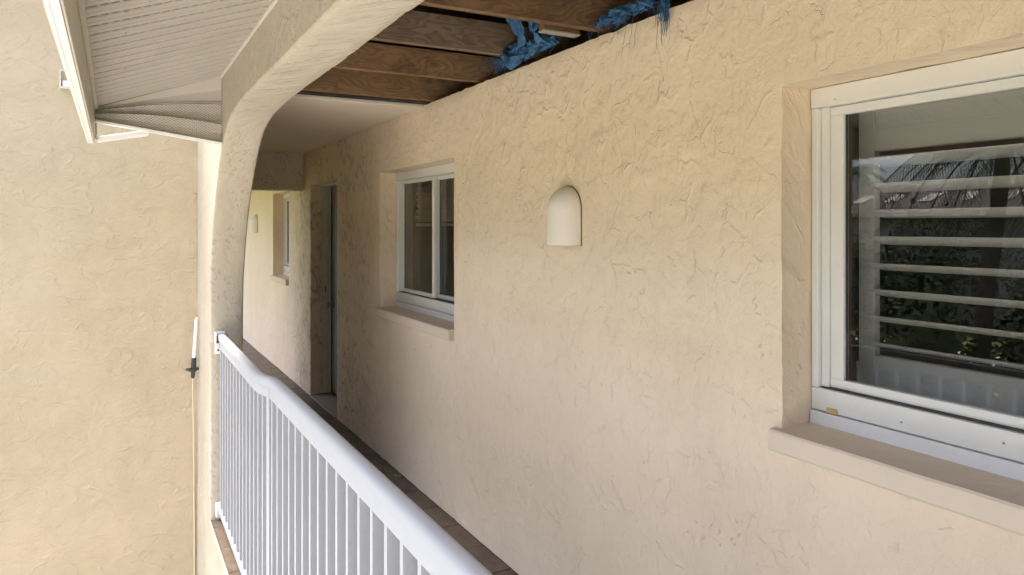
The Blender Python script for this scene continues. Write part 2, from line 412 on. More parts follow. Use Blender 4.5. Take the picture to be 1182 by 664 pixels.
def make_window(H, label=None, sashes=2):
    y0, y1, z0, z1 = H
    w = part_empty('window', wall)
    if label: w['label'] = label
    make_sill(w, y0 + .004, y1 + .022)
    X0 = 1.803; zb = 1.074; zt = z1 + .01; g_ = .003
    # fixed frame
    box('sub_sill', M['vinyl'], w, X0 - .006, X0 + .09, y0 + g_, y1 - g_, zb - .01, zb + .031, .003)
    box('frame_bottom', M['vinyl'], w, X0, X0 + .085, y0 + g_, y1 - g_, zb + .0335, zb + .098, .003)
    box('frame_head', M['vinyl'], w, X0 - .002, X0 + .085, y0 + g_, y1 - g_, zt - .068, zt - .012, .003)
    for a, b in ((y1 - .026, y1 - g_), (y0 + g_, y0 + .026)):
        box('frame_jamb', M['vinyl'], w, X0 + .001, X0 + .085, a, b, zb + .0985, zt - .0685, .003)
    for a, b in ((y1 - .052, y1 - .0265), (y0 + .0265, y0 + .052)):
        box('track', M['vinyl'], w, X0 + .016, X0 + .08, a, b, zb + .0985, zt - .0685, .002)
    zi0, zi1 = zb + .099, zt - .069
    box('track_shadow_gap', M['gasket_and_shade'], w, X0 + .012, X0 + .06, y0 + .03, y1 - .03, zi0 - .0005, zi0 + .0035, 0)
    ym = (y0 + y1) / 2
    for k, (a, b, xo) in enumerate(((ym - .022, y1 - .0525, .022), (y0 + .0525, ym + .022, .05))):
        s = part_sash = MB().box(X0 + xo, X0 + xo + .025, a, b, zi0 + .004, zi0 + .030).box(X0 + xo, X0 + xo + .025, a, b, zi1 - .026, zi1 - .001) \
            .box(X0 + xo + .0005, X0 + xo + .025, b - .042, b, zi0 + .0302, zi1 - .0262).box(X0 + xo + .0005, X0 + xo + .025, a, a + .042, zi0 + .0302, zi1 - .0262).build('sash', M['vinyl'], w, .002)
        box('gasket_and_shade', M['gasket_and_shade'], w, X0 + xo + .010, X0 + xo + .016, b - .0465, b - .0415, zi0 + .028, zi1 - .025, 0)
        box('pane', M['glass'], w, X0 + xo + .012, X0 + xo + .018, a + .038, b - .038, zi0 + .027, zi1 - .023, 0)
    return w
wA = make_window(WA, 'large near window with white louvred shutters behind reflecting glass')
wB = make_window(WB, 'two-pane sliding window with horizontal blinds beside the wall light')
wC = make_window(WC, 'narrow far window beyond the door, under the ceiling beam')
# orange sticker on the near frame
box('weep_cover', M['sticker'], wA, 1.7995, 1.8025, 1.395, 1.43, 1.107, 1.122, .0008)
for yy, zz in ((1.40, 2.0), (1.2, 1.13), (.95, 1.14)):
    box('screw', M['steel'], wA, 1.8005, 1.8025, yy, yy + .004, zz, zz + .004, 0)

# door
door = part_empty('door', wall); door['label'] = 'narrow view of a dark grey door set in a pale jamb'
for a, b in ((DR[1] - .03, DR[1] - .003), (DR[0] + .003, DR[0] + .03)):
    box('jamb', M['jamb'], door, 1.79, 1.875, a, b, .02, 2.03, .003)
box('jamb_stop', M['jamb'], door, 1.825, 1.87, DR[1] - .045, DR[1] - .0305, .02, 2.0, .002)
box('head', M['jamb'], door, 1.79, 1.875, DR[0] + .003, DR[1] - .003, 2.0305, 2.049, .002)
leaf = box('leaf', M['door'], door, 1.876, 1.915, DR[0] + .01, DR[1] - .01, .03, 2.03, .002)
for zz0, zz1 in ((.25, .85), (1.05, 1.85)):
    for yy in (DR[0] + .12, DR[0] + .53):
        box('panel', M['door'], leaf, 1.870, 1.8755, yy, yy + .30, zz0, zz1, .004)
mbk = MB()
kp = Vector((1.876, 7.115, .886))
rg = []
for dx, r in ((0, .03), (.008, .03), (.010, .012), (.032, .012), (.038, .024), (.05, .028), (.06, .022), (.063, .004)):
    rg.append([(kp.x - dx, kp.y + r * math.cos(a * .5236), kp.z + r * math.sin(a * .5236)) for a in range(12)])
mbk.rings(rg).build('knob', M['steel'], leaf, 0, True)
box('strike_plate', M['black'], door, 1.815, 1.823, DR[1] - .0325, DR[1] - .0295, 1.0, 1.06, .001)
box('threshold', M['slab'], wall, 1.67, 1.93, DR[0] + .003, DR[1] - .003, -.004, .012, .004)

# rooms behind the windows
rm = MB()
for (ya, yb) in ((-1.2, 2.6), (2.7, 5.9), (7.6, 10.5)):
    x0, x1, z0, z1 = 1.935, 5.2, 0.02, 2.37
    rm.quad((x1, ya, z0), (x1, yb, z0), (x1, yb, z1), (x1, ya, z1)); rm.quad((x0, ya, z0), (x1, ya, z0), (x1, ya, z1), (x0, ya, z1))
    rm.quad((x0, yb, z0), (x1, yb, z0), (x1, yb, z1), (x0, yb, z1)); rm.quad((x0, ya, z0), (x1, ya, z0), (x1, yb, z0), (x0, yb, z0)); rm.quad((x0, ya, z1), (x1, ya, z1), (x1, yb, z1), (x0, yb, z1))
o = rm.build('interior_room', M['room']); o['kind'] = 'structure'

# plantation shutter behind the near window
sh = thing('plantation_shutter', 'white louvred plantation shutter behind the glass of the large near window', 'shutter', (1.95, .6, 1.1))
SX = 1.985
ys0, ys1 = -.30, 1.452
box('stile', M['shutter'], sh, SX - .014, SX + .014, ys1 - .052, ys1, 1.12, 2.05, .003)
box('stile', M['shutter'], sh, SX - .014, SX + .014, ys0, ys0 + .052, 1.12, 2.05, .003)
box('bottom_rail', M['shutter'], sh, SX - .013, SX + .013, ys0 + .0525, ys1 - .0525, 1.12, 1.262, .003)
box('top_rail', M['shutter'], sh, SX - .013, SX + .013, ys0 + .0525, ys1 - .0525, 1.862, 2.05, .003)
lm = MB(); yl = (ys1 - .054) - (ys0 + .054); prof = []
for k in range(16):
    a = 6.28318 * k / 16; px, pz = .044 * math.cos(a), .0058 * math.sin(a)
    tl = R(-15); prof.append((px * math.cos(tl) - pz * math.sin(tl), px * math.sin(tl) + pz * math.cos(tl)))
lm.rings([[(q[0], 0, q[1]) for q in prof], [(q[0], yl, q[1]) for q in prof]])
lme = lm.mesh('louver', M['shutter'], True)
try: lme.set_sharp_from_angle(angle=R(60))
except Exception: pass
for k in range(8):
    o = bpy.data.objects.new('louver', lme); COL.objects.link(o); adopt(o, sh)
    o.location = (SX, ys0 + .054, 1.600 + .077 * (k - 4))
    o.rotation_euler = (0, R(random.uniform(-1.2, 1.2)), 0)

# blinds behind window B and C
def blinds(H, zlow, label, tilt):
    b = thing('window_blind', label, 'blind', (1.95, (H[0] + H[1]) / 2, zlow))
    box('head_rail', M['blind'], b, 1.93, 1.97, H[0] + .05, H[1] - .05, 1.965, 2.0, .002)
    me = MB().box(-.026, .026, 0, H[1] - H[0] - .11, -.001, .001).mesh('slat', M['blind'])
    n = int((1.955 - zlow) / .042)
    for k in range(n):
        o = bpy.data.objects.new('slat', me); COL.objects.link(o); adopt(o, b)
        o.location = (1.95, H[0] + .055, 1.95 - .042 * k); o.rotation_euler = (0, R(tilt + random.uniform(-2, 2)), 0)
    box('bottom_rail', M['blind'], b, 1.935, 1.965, H[0] + .055, H[1] - .055, zlow - .015, zlow + .006, .003)
blinds(WB, 1.66, 'brown horizontal slat blind half lowered behind the two-pane sliding window', 60)
blinds(WC, 1.10, 'closed slat blind behind the narrow far window beyond the door', 68)

# ------------------------------------------------------------------ arch wall (column, rounded corner, beam)
arch = thing('arch_wall', 'stucco column curving into a flat arched beam at the outer edge of the walkway', 'arch', (.56, 4.6, 0))
curve = [Vector((4.418, 0.0))] + [Vector((4.418, .25 * k)) for k in range(1, 4)] + [Vector(q) for q in ((4.415, 1.0), (4.398, 1.28), (4.345, 1.46), (4.245, 1.66), (4.09, 1.85), (3.955, 1.97), (3.80, 2.075), (3.6, 2.135), (3.3, 2.163), (2.9, 2.17), (2.4, 2.17), (1.9, 2.17), (1.4, 2.17), (.6, 2.17), (-.6, 2.17), (-2.5, 2.17))]
cp = catmull(curve, 10)
fine = []
for a, b in zip(cp, cp[1:]):
    n = max(1, int((b - a).length / .018)); fine += [a + (b - a) * k / n for k in range(n)]
fine.append(cp[-1])
NR = []
rows = [(0, .014), (.003, .005), (.012, 0), (.05, 0), (.09, 0), (.13, 0), (.166, 0), (.175, .005), (.178, .014)]
for i, p_ in enumerate(fine):
    t_ = (fine[min(i + 1, len(fine) - 1)] - fine[max(i - 1, 0)]).normalized(); n_ = Vector((-t_.y, t_.x))   # points into the opening
    s_ = i * .018; ring = []
    for k, (dx, ins) in enumerate(rows):
        e = .003 * nz(s_ * 3, dx * 20, 1) + .0016 * nz(s_ * 14, dx * 30, 2)
        if k in (1, 2, 6, 7): e -= .0045 * max(0, nz(s_ * 26, k * 3.1, 4) - .08) * (2.2 if k > 4 else 1.4)
        q = p_ + n_ * (e - ins); ring.append((XF + dx, q.x, max(q.y, 0.0)))
    NR.append(ring)
mb = MB(); mb.rings(NR, closed=False, caps=False)
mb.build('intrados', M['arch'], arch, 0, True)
TOPZ = 2.62
def arch_face(idx, x, mat='arch'):
    pts = [(x, r[idx][1], r[idx][2]) for r in NR]
    pts += [(x, pts[-1][1], TOPZ), (x, 5.088 if x < .6 else 7.95, TOPZ), (x, 5.088 if x < .6 else 7.95, 0.0)]
    me = bpy.data.meshes.new('face'); me.from_pydata(pts, [], [tuple(range(len(pts)))]); me.materials.append(M[mat])
    bm = bmesh.new(); bm.from_mesh(me); bmesh.ops.triangulate(bm, faces=bm.faces, ngon_method='EAR_CLIP'); bm.to_mesh(me); bm.free()
    o = bpy.data.objects.new('stucco_face', me); COL.objects.link(o); adopt(o, arch)
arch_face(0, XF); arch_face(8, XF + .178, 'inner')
MB().box(XF + .001, XI - .003, -2.5, 7.5, TOPZ - .03, TOPZ).build('beam_top', M['dark'], arch)
low = MB().box(XF - .0015, .4772, -2.6, 5.087, GZ, -.0005).box(.4775, XI, -2.6, 5.087, GZ, -.21).build('lower_wall', M['arch'], arch)

# wing wall on the left
wing = thing('wing_wall', 'yellow-beige textured stucco wing wall filling the left edge', 'wall', (-1, 5.1, GZ))
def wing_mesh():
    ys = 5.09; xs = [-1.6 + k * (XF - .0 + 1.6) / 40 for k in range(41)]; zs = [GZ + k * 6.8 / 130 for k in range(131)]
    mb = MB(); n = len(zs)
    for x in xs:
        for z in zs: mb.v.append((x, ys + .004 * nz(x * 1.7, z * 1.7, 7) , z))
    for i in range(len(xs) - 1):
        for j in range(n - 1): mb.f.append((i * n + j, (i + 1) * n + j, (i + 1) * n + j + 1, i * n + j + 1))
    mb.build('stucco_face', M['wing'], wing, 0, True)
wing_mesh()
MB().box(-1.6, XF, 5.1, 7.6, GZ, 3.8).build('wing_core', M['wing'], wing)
MB().box(-1.75, .9, 4.98, 7.7, 3.8, 3.95).build('parapet_cap', M['trim'], wing, .01)

# cross beam beyond the door and downstream pieces
cb = MB(); rings = []
for k in range(41):
    x = XI + (XW - XI) * k / 40; e = .004 * nz(x * 9, 2, 3)
    rings.append([(x, 7.5 + e, CEIL), (x, 7.5 + e, 2.012 + e), (x, 7.506, 2.004 + e), (x, 7.7, 2.004 + e), (x, 7.7, CEIL)])
cbo = cb.rings(rings).build('cross_beam', M['beam']); tag(cbo, 'speckled stucco beam spanning the walkway beyond the door', 'beam')

# ------------------------------------------------------------------ ceiling board, joists, roof
ceil = thing('walkway_ceiling', 'painted ceiling board with its near half torn off the bare joists', 'ceiling', (1.1, 5, CEIL))
mbb = MB(); rings = []
for k in range(31):
    x = XI - .002 + (XW + .02 - XI) * k / 30; e = .004 * nz(x * 22, 3, 1) + .003 * nz(x * 60, 3, 1)
    rings.append([(x, 4.275 + e, CEIL - .013), (x, 4.27 + e, CEIL), (x, 7.499, CEIL), (x, 7.499, CEIL - .013)])
mbb.rings(rings).build('board', M['board'], ceil)
box('edge_strip', M['trim'], ceil, XI, XW, 4.252, 4.268, CEIL - .010, CEIL + .004, .002)
MB().box(XI, XW + .2, 7.701, 13.5, CEIL, CEIL + .02).build('board', M['board'], ceil)
jmats = [M['joist_brown'], M['joist_brown'], M['joist_brown'], M['joist_grey'], M['joist_warm'], M['joist_warm'], M['joist_brown']]
for k, (yj, zj, hh) in enumerate(((.55, 2.41, .14), (1.17, 2.41, .14), (1.78, 2.41, .14), (2.395, 2.42, .15), (3.02, 2.438, .145), (3.53, 2.412, .14), (4.14, 2.402, .145))):
    m_ = [M['joist_brown'], M['joist_warm'], M['joist_brown'], M['joist_brown'], M['joist_grey'], M['joist_warm'], M['joist_warm']][k]
    mbj = MB(); rr_ = []
    for q in range(15):
        x = XI - .1 + 1.6 * q / 14; s_ = .003 * nz(x * 2, yj * 5, 1)
        rr_.append([(x, yj + s_, zj + s_), (x, yj + .038 + s_, zj + s_), (x, yj + .038 + s_, zj + hh), (x, yj + s_, zj + hh)])
    mbj.rings(rr_).build('joist', m_, ceil, .003)
box('furring_and_gap_strip', M['joist_warm'], ceil, .70, .78, 3.06, 3.54, 2.53, 2.55, .002)
box('blocking', M['joist_brown'], ceil, 1.50, 1.67, 2.505, 2.543, 2.425, 2.52, .002)
box('blocking_shim', M['slab'], ceil, 1.498, 1.672, 2.50, 2.546, 2.418, 2.4245, .001)
box('furring_and_gap_strip', M['dark'], ceil, XI, XW + .1, 4.19, 4.25, 2.395, 2.42, 0)  # dark strip standing in for the black shadow gap before the board

roof = thing('roof_eave', 'pale metal eave with ribbed soffit and white fascia above the arch', 'eave', (0, 1, 2.2))
SL = (2.385 - 2.185) / (XF + .085)            # soffit slope
def sz(x): return 2.185 + SL * (x + .085)
YE = 3.87
# roof deck, sloping up over the walkway to a ridge and down behind
dk = MB()
def slab(mb, a, b, y0, y1, th=.05):
    (xa, za), (xb, zb) = a, b
    mb.rings([[(xa, y0, za), (xb, y0, zb), (xb, y0, zb + th), (xa, y0, za + th)], [(xa, y1, za), (xb, y1, zb), (xb, y1, zb + th), (xa, y1, za + th)]])
slab(dk, (-.13, 2.40), (6.0, 2.40 + 6.13 * SL), -2.6, YE + .03); slab(dk, (XF - .02, 2.40 + (XF + .11) * SL), (6.0, 2.40 + 6.13 * SL), YE + .0305, 13.6)
slab(dk, (6.001, 2.40 + 6.13 * SL), (12.1, 2.40), -2.6, 13.6)
dk.build('deck', M['ply'], roof)
MB().box(11.6, 11.7, -2.6, 13.6, GZ, 2.6).build('rear_wall', M['wing'], roof)
for y in (-2.6, 13.6):
    n = MB().quad((-.1, y, 2.2), (-.1, y, 2.4), (6, y, 2.4 + 6.1 * SL), (11.6, y, 2.45), (11.6, y, GZ), (1.7, y, GZ), (1.7, y, 2.2)).build('gable', M['wing'], roof)
MB().box(-.12, XI, 7.96, 13.6, 2.30, 2.40).build('far_shade_slab', M['trim'], roof)  # unseen slab added to keep the sun off the far wall
# soffit panels: three ribs of 4 inches each
PP = .1016
def soffit_panel(y0):
    mb = MB(); prof = []
    for r_ in range(3):
        b = y0 + r_ * PP
        prof += [(b, .0), (b + .010, .014), (b + .018, .014), (b + .028, .0), (b + .050, -.003), (b + .054, .004), (b + .058, -.003), (b + .080, -.003), (b + .084, .004), (b + .088, 0)]
    prof.append((y0 + 3 * PP - .0008, 0))
    A = [(-.092, y, sz(-.092) + d) for y, d in prof]; B = [(XF + .004, y, sz(XF + .004) + d) for y, d in prof]
    mb.rings([A, B], closed=False, caps=False); return mb.build('soffit_panel', M['soffit'], roof)
yy = YE - 3 * PP
while yy > -2.4: soffit_panel(yy); yy -= 3 * PP
# fascia: thin aluminium with a bottom return and an inner lip
box('fascia', M['white_plastic'], roof, -.106, -.098, -2.6, YE + .07, 2.028, 2.42, .002)
box('fascia_return', M['white_plastic'], roof, -.0975, -.082, -2.6, YE + .07, 2.028, 2.036, .001)
box('fascia_lip', M['trim'], roof, -.0815, -.076, -2.6, YE + .03, 2.030, 2.19, .002)
box('drip_edge', M['trim'], roof, -.140, -.1065, -2.6, YE + .03, 2.345, 2.365, .002)
box('drip_edge', M['trim'], roof, -.128, -.112, -2.6, YE + .03, 2.10, 2.345, .002)
box('soffit_channel', M['trim'], roof, -.0755, -.062, -2.6, YE, 2.176, 2.184, .001)
# J channel against the beam
mbc = MB(); mbc.box(XF - .014, XF - .001, -2.6, YE, 2.372, 2.382); mbc.build('wall_channel', M['trim'], roof, .002)
# end closure: fan of perforated panels between fascia and beam
def zl(u, k):
    L = (2.186, 2.174, 2.160, 2.128); Rr = (2.386, 2.245, 2.145, 2.052)
    sag = (0, .012, .016, 0)[k] * math.sin(math.pi * u)
    return L[k] + (Rr[k] - L[k]) * u + sag
for k in range(3):
    mb = MB(); rings = []
    for q in range(13):
        u = q / 12; x = -.074 + (XF - .003 + .074) * u; a, b = zl(u, k), zl(u, k + 1)
        h_ = a - b; off = 0.0
        rings.append([(x, YE + .004 + off * u, a), (x, YE + .010 + off * u, a - h_ * .5), (x, YE + .004 + off * u, b + h_ * .10), (x, YE - .010 + off * u, b + h_ * .05), (x, YE - .012 + off * u, b)])
    mb.rings(rings, closed=False, caps=False); mb.build('vent_panel', M['trim'] if k == 0 else M['perf'], roof)
mb = MB(); rings = []
for q in range(13):
    u = q / 12; x = -.076 + (XF - .002 + .076) * u; b = zl(u, 3)
    rings.append([(x, YE - .016, b + .002), (x, YE + .03, b + .002), (x, YE + .03, b - .009), (x, YE - .016, b - .009)])
mb.rings(rings).build('end_trim', M['white_plastic'], roof)
MB().quad((-.09, YE + .045, 2.14), (XF, YE + .045, 2.07), (XF, YE + .045, 2.6), (-.09, YE + .045, 2.44)).build('end_backing', M['dark'], roof)
# loose trim behind the fascia end
MB().rings([[(x_, YE + .10, z_), (x_, YE + .16, z_), (x_, YE + .16, z_ + .025), (x_, YE + .10, z_ + .025)] for x_, z_ in ((-.066, 2.040), (.15, 2.085))]).build('return_trim', M['white_plastic'], roof, .003)
box('return_trim', M['trim'], roof, -.082, -.066, YE + .04, YE + .15, 2.045, 2.14, .003)

# ------------------------------------------------------------------ railing
rail = thing('balcony_railing', 'white metal balcony railing with vertical balusters and rounded handrail', 'railing', (.527, 2, 0))
RX = .532
def rtop(y):
    if y < 2.78: return 1.072
    if y < 3.24: t = (y - 2.78) / .46; t = t * t * (3 - 2 * t); return 1.072 - .038 * t
    return 1.034 + .008 * (y - 3.24) / 1.2
def sweep(name, prof, mat, y0, y1, bevel=0, smooth=True):
    n = int((y1 - y0) / .03); rings = []
    for k in range(n + 1):
        y = y0 + (y1 - y0) * k / n; z = rtop(y); rings.append([(RX + q[0], y, z + q[1]) for q in prof])
    o = MB().rings(rings).build(name, mat, rail, bevel, smooth)
    try: o.data.set_sharp_from_angle(angle=R(40))
    except Exception: pass
    return o
prof = [(-.020, -.034), (-.0218, -.032), (-.022, -.016), (-.020, -.007), (-.014, -.0015), (-.006, 0), (.006, 0), (.014, -.0015), (.020, -.007), (.022, -.016), (.0218, -.032), (.020, -.034)]
sweep('handrail', prof, M['rail'], -1.6, 4.375)
sweep('upper_channel', [(-.0165, -.0345), (.0165, -.0345), (.0165, -.075), (-.0165, -.075)], M['rail'], -1.6, 4.38, .0)
box('lower_channel', M['rail'], rail, RX - .019, RX + .019, -1.6, 4.385, .05, .085, .003)
bm_ = MB().box(-.015, .015, -.0095, .0095, 0, 1).mesh('baluster', M['rail'])
k = 0; y = 4.33
while y > -1.55:
    o = bpy.data.objects.new('baluster', bm_); COL.objects.link(o); adopt(o, rail)
    o.location = (RX, y, .084); o.scale = (1, 1, rtop(y) - .074 - .084); y -= .1
for yp in (2.885, 1.03, -.8):
    box('post', M['rail'], rail, RX - .0205, RX + .0205, yp - .02, yp + .02, 0, rtop(yp) - .0335, .003)
# wall brackets
br = MB(); br.box(RX - .037, RX + .020, 4.405, 4.413, 1.02, 1.052); br.box(RX - .037, RX - .033, 4.34, 4.405, 1.0, 1.05); br.box(RX - .034, RX + .0, 4.404, 4.4125, .93, 1.018)
br.build('wall_bracket', M['white_plastic'], rail, .002)
box('bracket_socket', M['black'], rail, RX - .030, RX - .004, 4.385, 4.404, .992, 1.03, .002)
box('end_cap', M['black'], rail, RX + .012, RX + .032, 4.372, 4.39, 1.012, 1.034, .002)
box('screw', M['black'], rail, RX - .022, RX - .012, 4.401, 4.4035, .945, .955, .001)
box('base_bracket', M['white_plastic'], rail, RX - .030, RX + .020, 4.385, 4.41, .02, .10, .002)
box('screw', M['black'], rail, RX - .012, RX - .002, 4.382, 4.3845, .062, .072, .001)

# ------------------------------------------------------------------ wall lights
def sconce(yc, label):
    mb = MB(); z0, zt, w, p = 1.564, 1.812, .105, .088; rings = []
    prof = []
    zc = zt - w
    lev = [z0, z0 + .006, z0 + .04, zc] + [zc + w * math.sin(R(a)) for a in (12, 25, 38, 50, 62, 74, 83, 90)]
    for i, z in enumerate(lev):
        s_ = 1 if z <= zc else math.sqrt(max(0, 1 - ((z - zc) / w) ** 2))
        s_ = max(s_, .02); 
        if i == 0: s_ *= .985
        rings.append([(XW + .004 - (p * s_) * math.sin(R(a)), yc - w * s_ * math.cos(R(a)), z) for a in range(0, 181, 12)])
    mb.rings(rings, closed=False, caps=False)
    sh_ = [(q[0] + (.008 if q[0] < XW else 0), yc + (q[1] - yc) * .93, q[2]) for q in rings[0]]
    mb.rings([rings[0], sh_, [(q[0], q[1], q[2] + .12) for q in sh_]], closed=False, caps=False)
    o = mb.build('wall_light', M['sconce'], None, 0, True); tag(o, label, 'wall light', 'half-round wall lights')
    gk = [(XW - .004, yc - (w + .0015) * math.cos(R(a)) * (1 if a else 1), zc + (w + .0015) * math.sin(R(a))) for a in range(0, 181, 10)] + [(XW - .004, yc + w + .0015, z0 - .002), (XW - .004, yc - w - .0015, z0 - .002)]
    g2 = MB().rings([gk, [(q[0] + .012, q[1], q[2]) for q in gk]]).build('gasket_and_shade', M['seam_shadow']); adopt(g2, o)  # dark rim plate added to draw the shadow seam at the light's edge
    try: o.data.set_sharp_from_angle(angle=R(45))
    except Exception: pass
    return o
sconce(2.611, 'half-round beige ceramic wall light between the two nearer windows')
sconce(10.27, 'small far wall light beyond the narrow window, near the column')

# ------------------------------------------------------------------ antenna on the corner
an = thing('antenna', 'white tube antenna on a black clamp at the left wall corner', 'antenna', (.44, 5.0, .7))
ax, ay = .438, 4.99
def lathe(name, mat, prof, parent, x, y, seg=14, tilt=0):
    rings = [[(x + tilt * z + r * math.cos(6.28318 * k / seg), y + r * math.sin(6.28318 * k / seg), z) for k in range(seg)] for z, r in prof]
    o = MB().rings(rings).build(name, mat, parent, 0, True)
    try: o.data.set_sharp_from_angle(angle=R(40))
    except Exception: pass
    return o
lathe('tube', M['white_plastic'], [(.82, .011), (1.05, .0105), (1.068, .009), (1.073, .004)], an, ax - .045, ay, tilt=.06)
lathe('base', M['black'], [(.695, .007), (.705, .012), (.73, .012), (.735, .016), (.82, .014), (.823, .0125)], an, ax - .045, ay, tilt=.06)
MB().box(ax - .042, ax + .04, ay + .012, ay + .026, .742, .756).box(ax - .03, ax + .02, ay - .02, ay - .012, .742, .756).build('clamp', M['black'], an, .002)
MB().tube([(ax - .045, ay - .0, .749), (ax + .02, ay + .05, .745), (ax + .028, 5.088, .745)], .006).build('clamp_arm', M['steel'], an)
cpts = catmull([(ax - .002, ay, .70), (ax, ay + .02, .55), (ax + .008, ay + .06, .30), (ax + .012, 5.078, 0), (ax + .014, 5.08, -.5), (ax + .012, 5.08, -1.2), (ax + .012, 5.08, -2.9)], 8)
MB().tube(cpts, .0045, 6).build('cable', M['cable'], an)
# strap bracket on the wing wall
sb = thing('wall_strap', 'small pale metal strap bracket on the left wall behind the fascia', 'bracket', (-.32, 5.08, 2.3))
def strap(px0, px1, z0, z1):
    MB().box(px0, px0 + .008, 5.04, 5.086, z0, z1).box(px0 + .008, px1, 5.04, 5.048, z1 - .008, z1).box(px0 + .008, px1, 5.04, 5.048, z0, z0 + .012).build('strap', M['trim'], sb, .001)
strap(-.278, -.203, 2.45, 2.56)
MB().box(-.263, -.208, 5.055, 5.087, 2.46, 2.50).build('clip', M['white_plastic'], sb, .002)

# ------------------------------------------------------------------ torn blue tarp on top of the wall
def strand(mb, p, d, L, r=.0016, n=9, grav=.5, curl=.35):
    p = Vector(p); d = Vector(d).normalized(); pts = [p.copy()]
    for k in range(n):
        d = (d + Vector((random.uniform(-curl, curl), random.uniform(-curl, curl), random.uniform(-curl, curl) - grav * .3))).normalized()
        p = p + d * L / n; pts.append(p.copy())
    mb.tube(pts, [r * (1 - .5 * k / n) for k in range(n + 1)], 4)
def roll(mb, pts, r, seg=18, fold=.35, sd=0):
    P = catmull(pts, 12); rings = []
    for i, p in enumerate(P):
        t = (P[min(i + 1, len(P) - 1)] - P[max(i - 1, 0)]).normalized(); up = Vector((0, 0, 1)); up = (up - t * up.dot(t)).normalized(); sd_ = t.cross(up)
        env = max(.15, math.sin(math.pi * (.06 + .88 * i / (len(P) - 1)))) ** .5
        ring = []
        for k in range(seg):
            a = 6.28318 * k / seg + i * .09
            rr = r * env * (1 + fold * nz(math.cos(a) * 2.2 + sd, math.sin(a) * 2.2, i * .10) + .35 * fold * nz(math.cos(a) * 6, math.sin(a) * 6 + sd, i * .25))
            ring.append(p + (up * math.cos(a) + sd_ * math.sin(a)) * rr)
        rings.append(ring)
    mb.rings(rings)
def sheet(mb, p0, u, v, nu=14, nv=14, amp=.03, sd=0):
    p0, u, v = Vector(p0), Vector(u), Vector(v); n_ = u.cross(v).normalized(); rows_ = []
    for i in range(nu + 1):
        rows_.append([p0 + u * i / nu + v * j / nv + n_ * amp * (nz(i * .45 + sd, j * .12, 1) + .5 * nz(i * 1.1, j * .4 + sd, 2)) for j in range(nv + 1)])
    mb.rings(rows_, closed=False, caps=False)
def ribbon(mb, pts, w, sd, twist=1.2, nv=7):
    P = catmull(pts, 10); rows_ = []; ph = random.uniform(0, 6.28)
    for i, p in enumerate(P):
        u = i / (len(P) - 1); t = (P[min(i + 1, len(P) - 1)] - P[max(i - 1, 0)]).normalized()
        a = t.orthogonal().normalized(); b = t.cross(a); an_ = ph + twist * u * 3 + .8 * nz(u * 3, sd, 1)
        A = a * math.cos(an_) + b * math.sin(an_); B = t.cross(A); ww = w * (.55 + .5 * math.sin(math.pi * min(1, .1 + u * .9)) + .25 * nz(u * 5, sd, 3)); row = []
        for j in range(nv + 1):
            q = j / nv - .5; fold = .30 * ww * math.sin(q * 14 + sd + 2 * nz(u * 4, j * .3, sd)) + .3 * ww * nz(u * 6, q * 4, sd + 5)
            row.append(p + A * q * ww * .8 + B * fold)
        rows_.append(row)
    mb.rings(rows_, closed=False, caps=False)
rg_ = lambda a, b: random.uniform(a, b)
tp = MB()
for k in range(9):                                   # twisted scraps lying along the wall top
    y0 = rg_(2.62, 2.95); L = rg_(.14, .30); z0 = 2.412 + rg_(0, .03); x0 = rg_(1.62, 1.665)
    ribbon(tp, [(x0, y0, z0 + .01), (x0 - rg_(0, .03), y0 + L * .35, z0 + rg_(.0, .035)), (x0 - rg_(0, .03), y0 + L * .7, z0 + rg_(-.005, .03)), (x0 + rg_(0, .02), y0 + L, z0 - rg_(0, .012))], rg_(.05, .085), k * 3.7)
for k in range(6):                                   # scraps hanging down between the joists
    y0 = rg_(2.66, 2.92); x0 = rg_(1.55, 1.62)
    ribbon(tp, [(x0, y0, 2.62), (x0 + rg_(0, .03), y0 + rg_(-.03, .03), 2.55), (x0 + rg_(.01, .05), y0 + rg_(-.02, .05), 2.48), (x0 + rg_(.02, .06), y0 + rg_(0, .08), 2.43)], rg_(.05, .09), 40 + k * 2.9, .5)
roll(tp, [(1.668, 3.10, 2.404), (1.645, 3.02, 2.424), (1.63, 2.93, 2.448), (1.63, 2.84, 2.45)], .034, sd=5, fold=.55)
for k in range(60):
    y = rg_(2.58, 3.22); strand(tp, (rg_(1.6, 1.67), y, 2.415 + rg_(0, .05)), (rg_(-.6, .2), rg_(-.6, .9), rg_(-.1, .6)), rg_(.03, .09), .0011)
for k in range(40): strand(tp, (rg_(1.62, 1.67), rg_(3.06, 3.17), 2.415 + rg_(0, .03)), (-.4, .8, .25), rg_(.04, .10), .0013)
tg = tp.build('torn_tarp', M['tarp'], None, 0, True); tag(tg, 'crumpled blue tarp bundle stuffed between the joists on the wall top', 'tarp', 'torn blue tarp scraps')
tp = MB()
for k in range(5):
    y0 = rg_(1.98, 2.30); L = rg_(.10, .2); x0 = rg_(1.64, 1.67)
    ribbon(tp, [(x0, y0, 2.412), (x0 - .02, y0 + L * .4, 2.42 + rg_(0, .02)), (x0 - .01, y0 + L * .75, 2.42), (x0, y0 + L, 2.408)], rg_(.025, .045), 70 + k * 2.3)
ribbon(tp, [(1.64, 1.97, 2.44), (1.655, 1.965, 2.42), (1.664, 1.965, 2.39), (1.666, 1.97, 2.345)], .03, 91, .4)
for k in range(70):
    y = 1.93 + .42 * random.random(); strand(tp, (rg_(1.63, 1.685), y, 2.405 + rg_(0, .025)), (rg_(-.5, .3), rg_(-.9, .9), rg_(-.1, .5)), rg_(.04, .11), .0011)
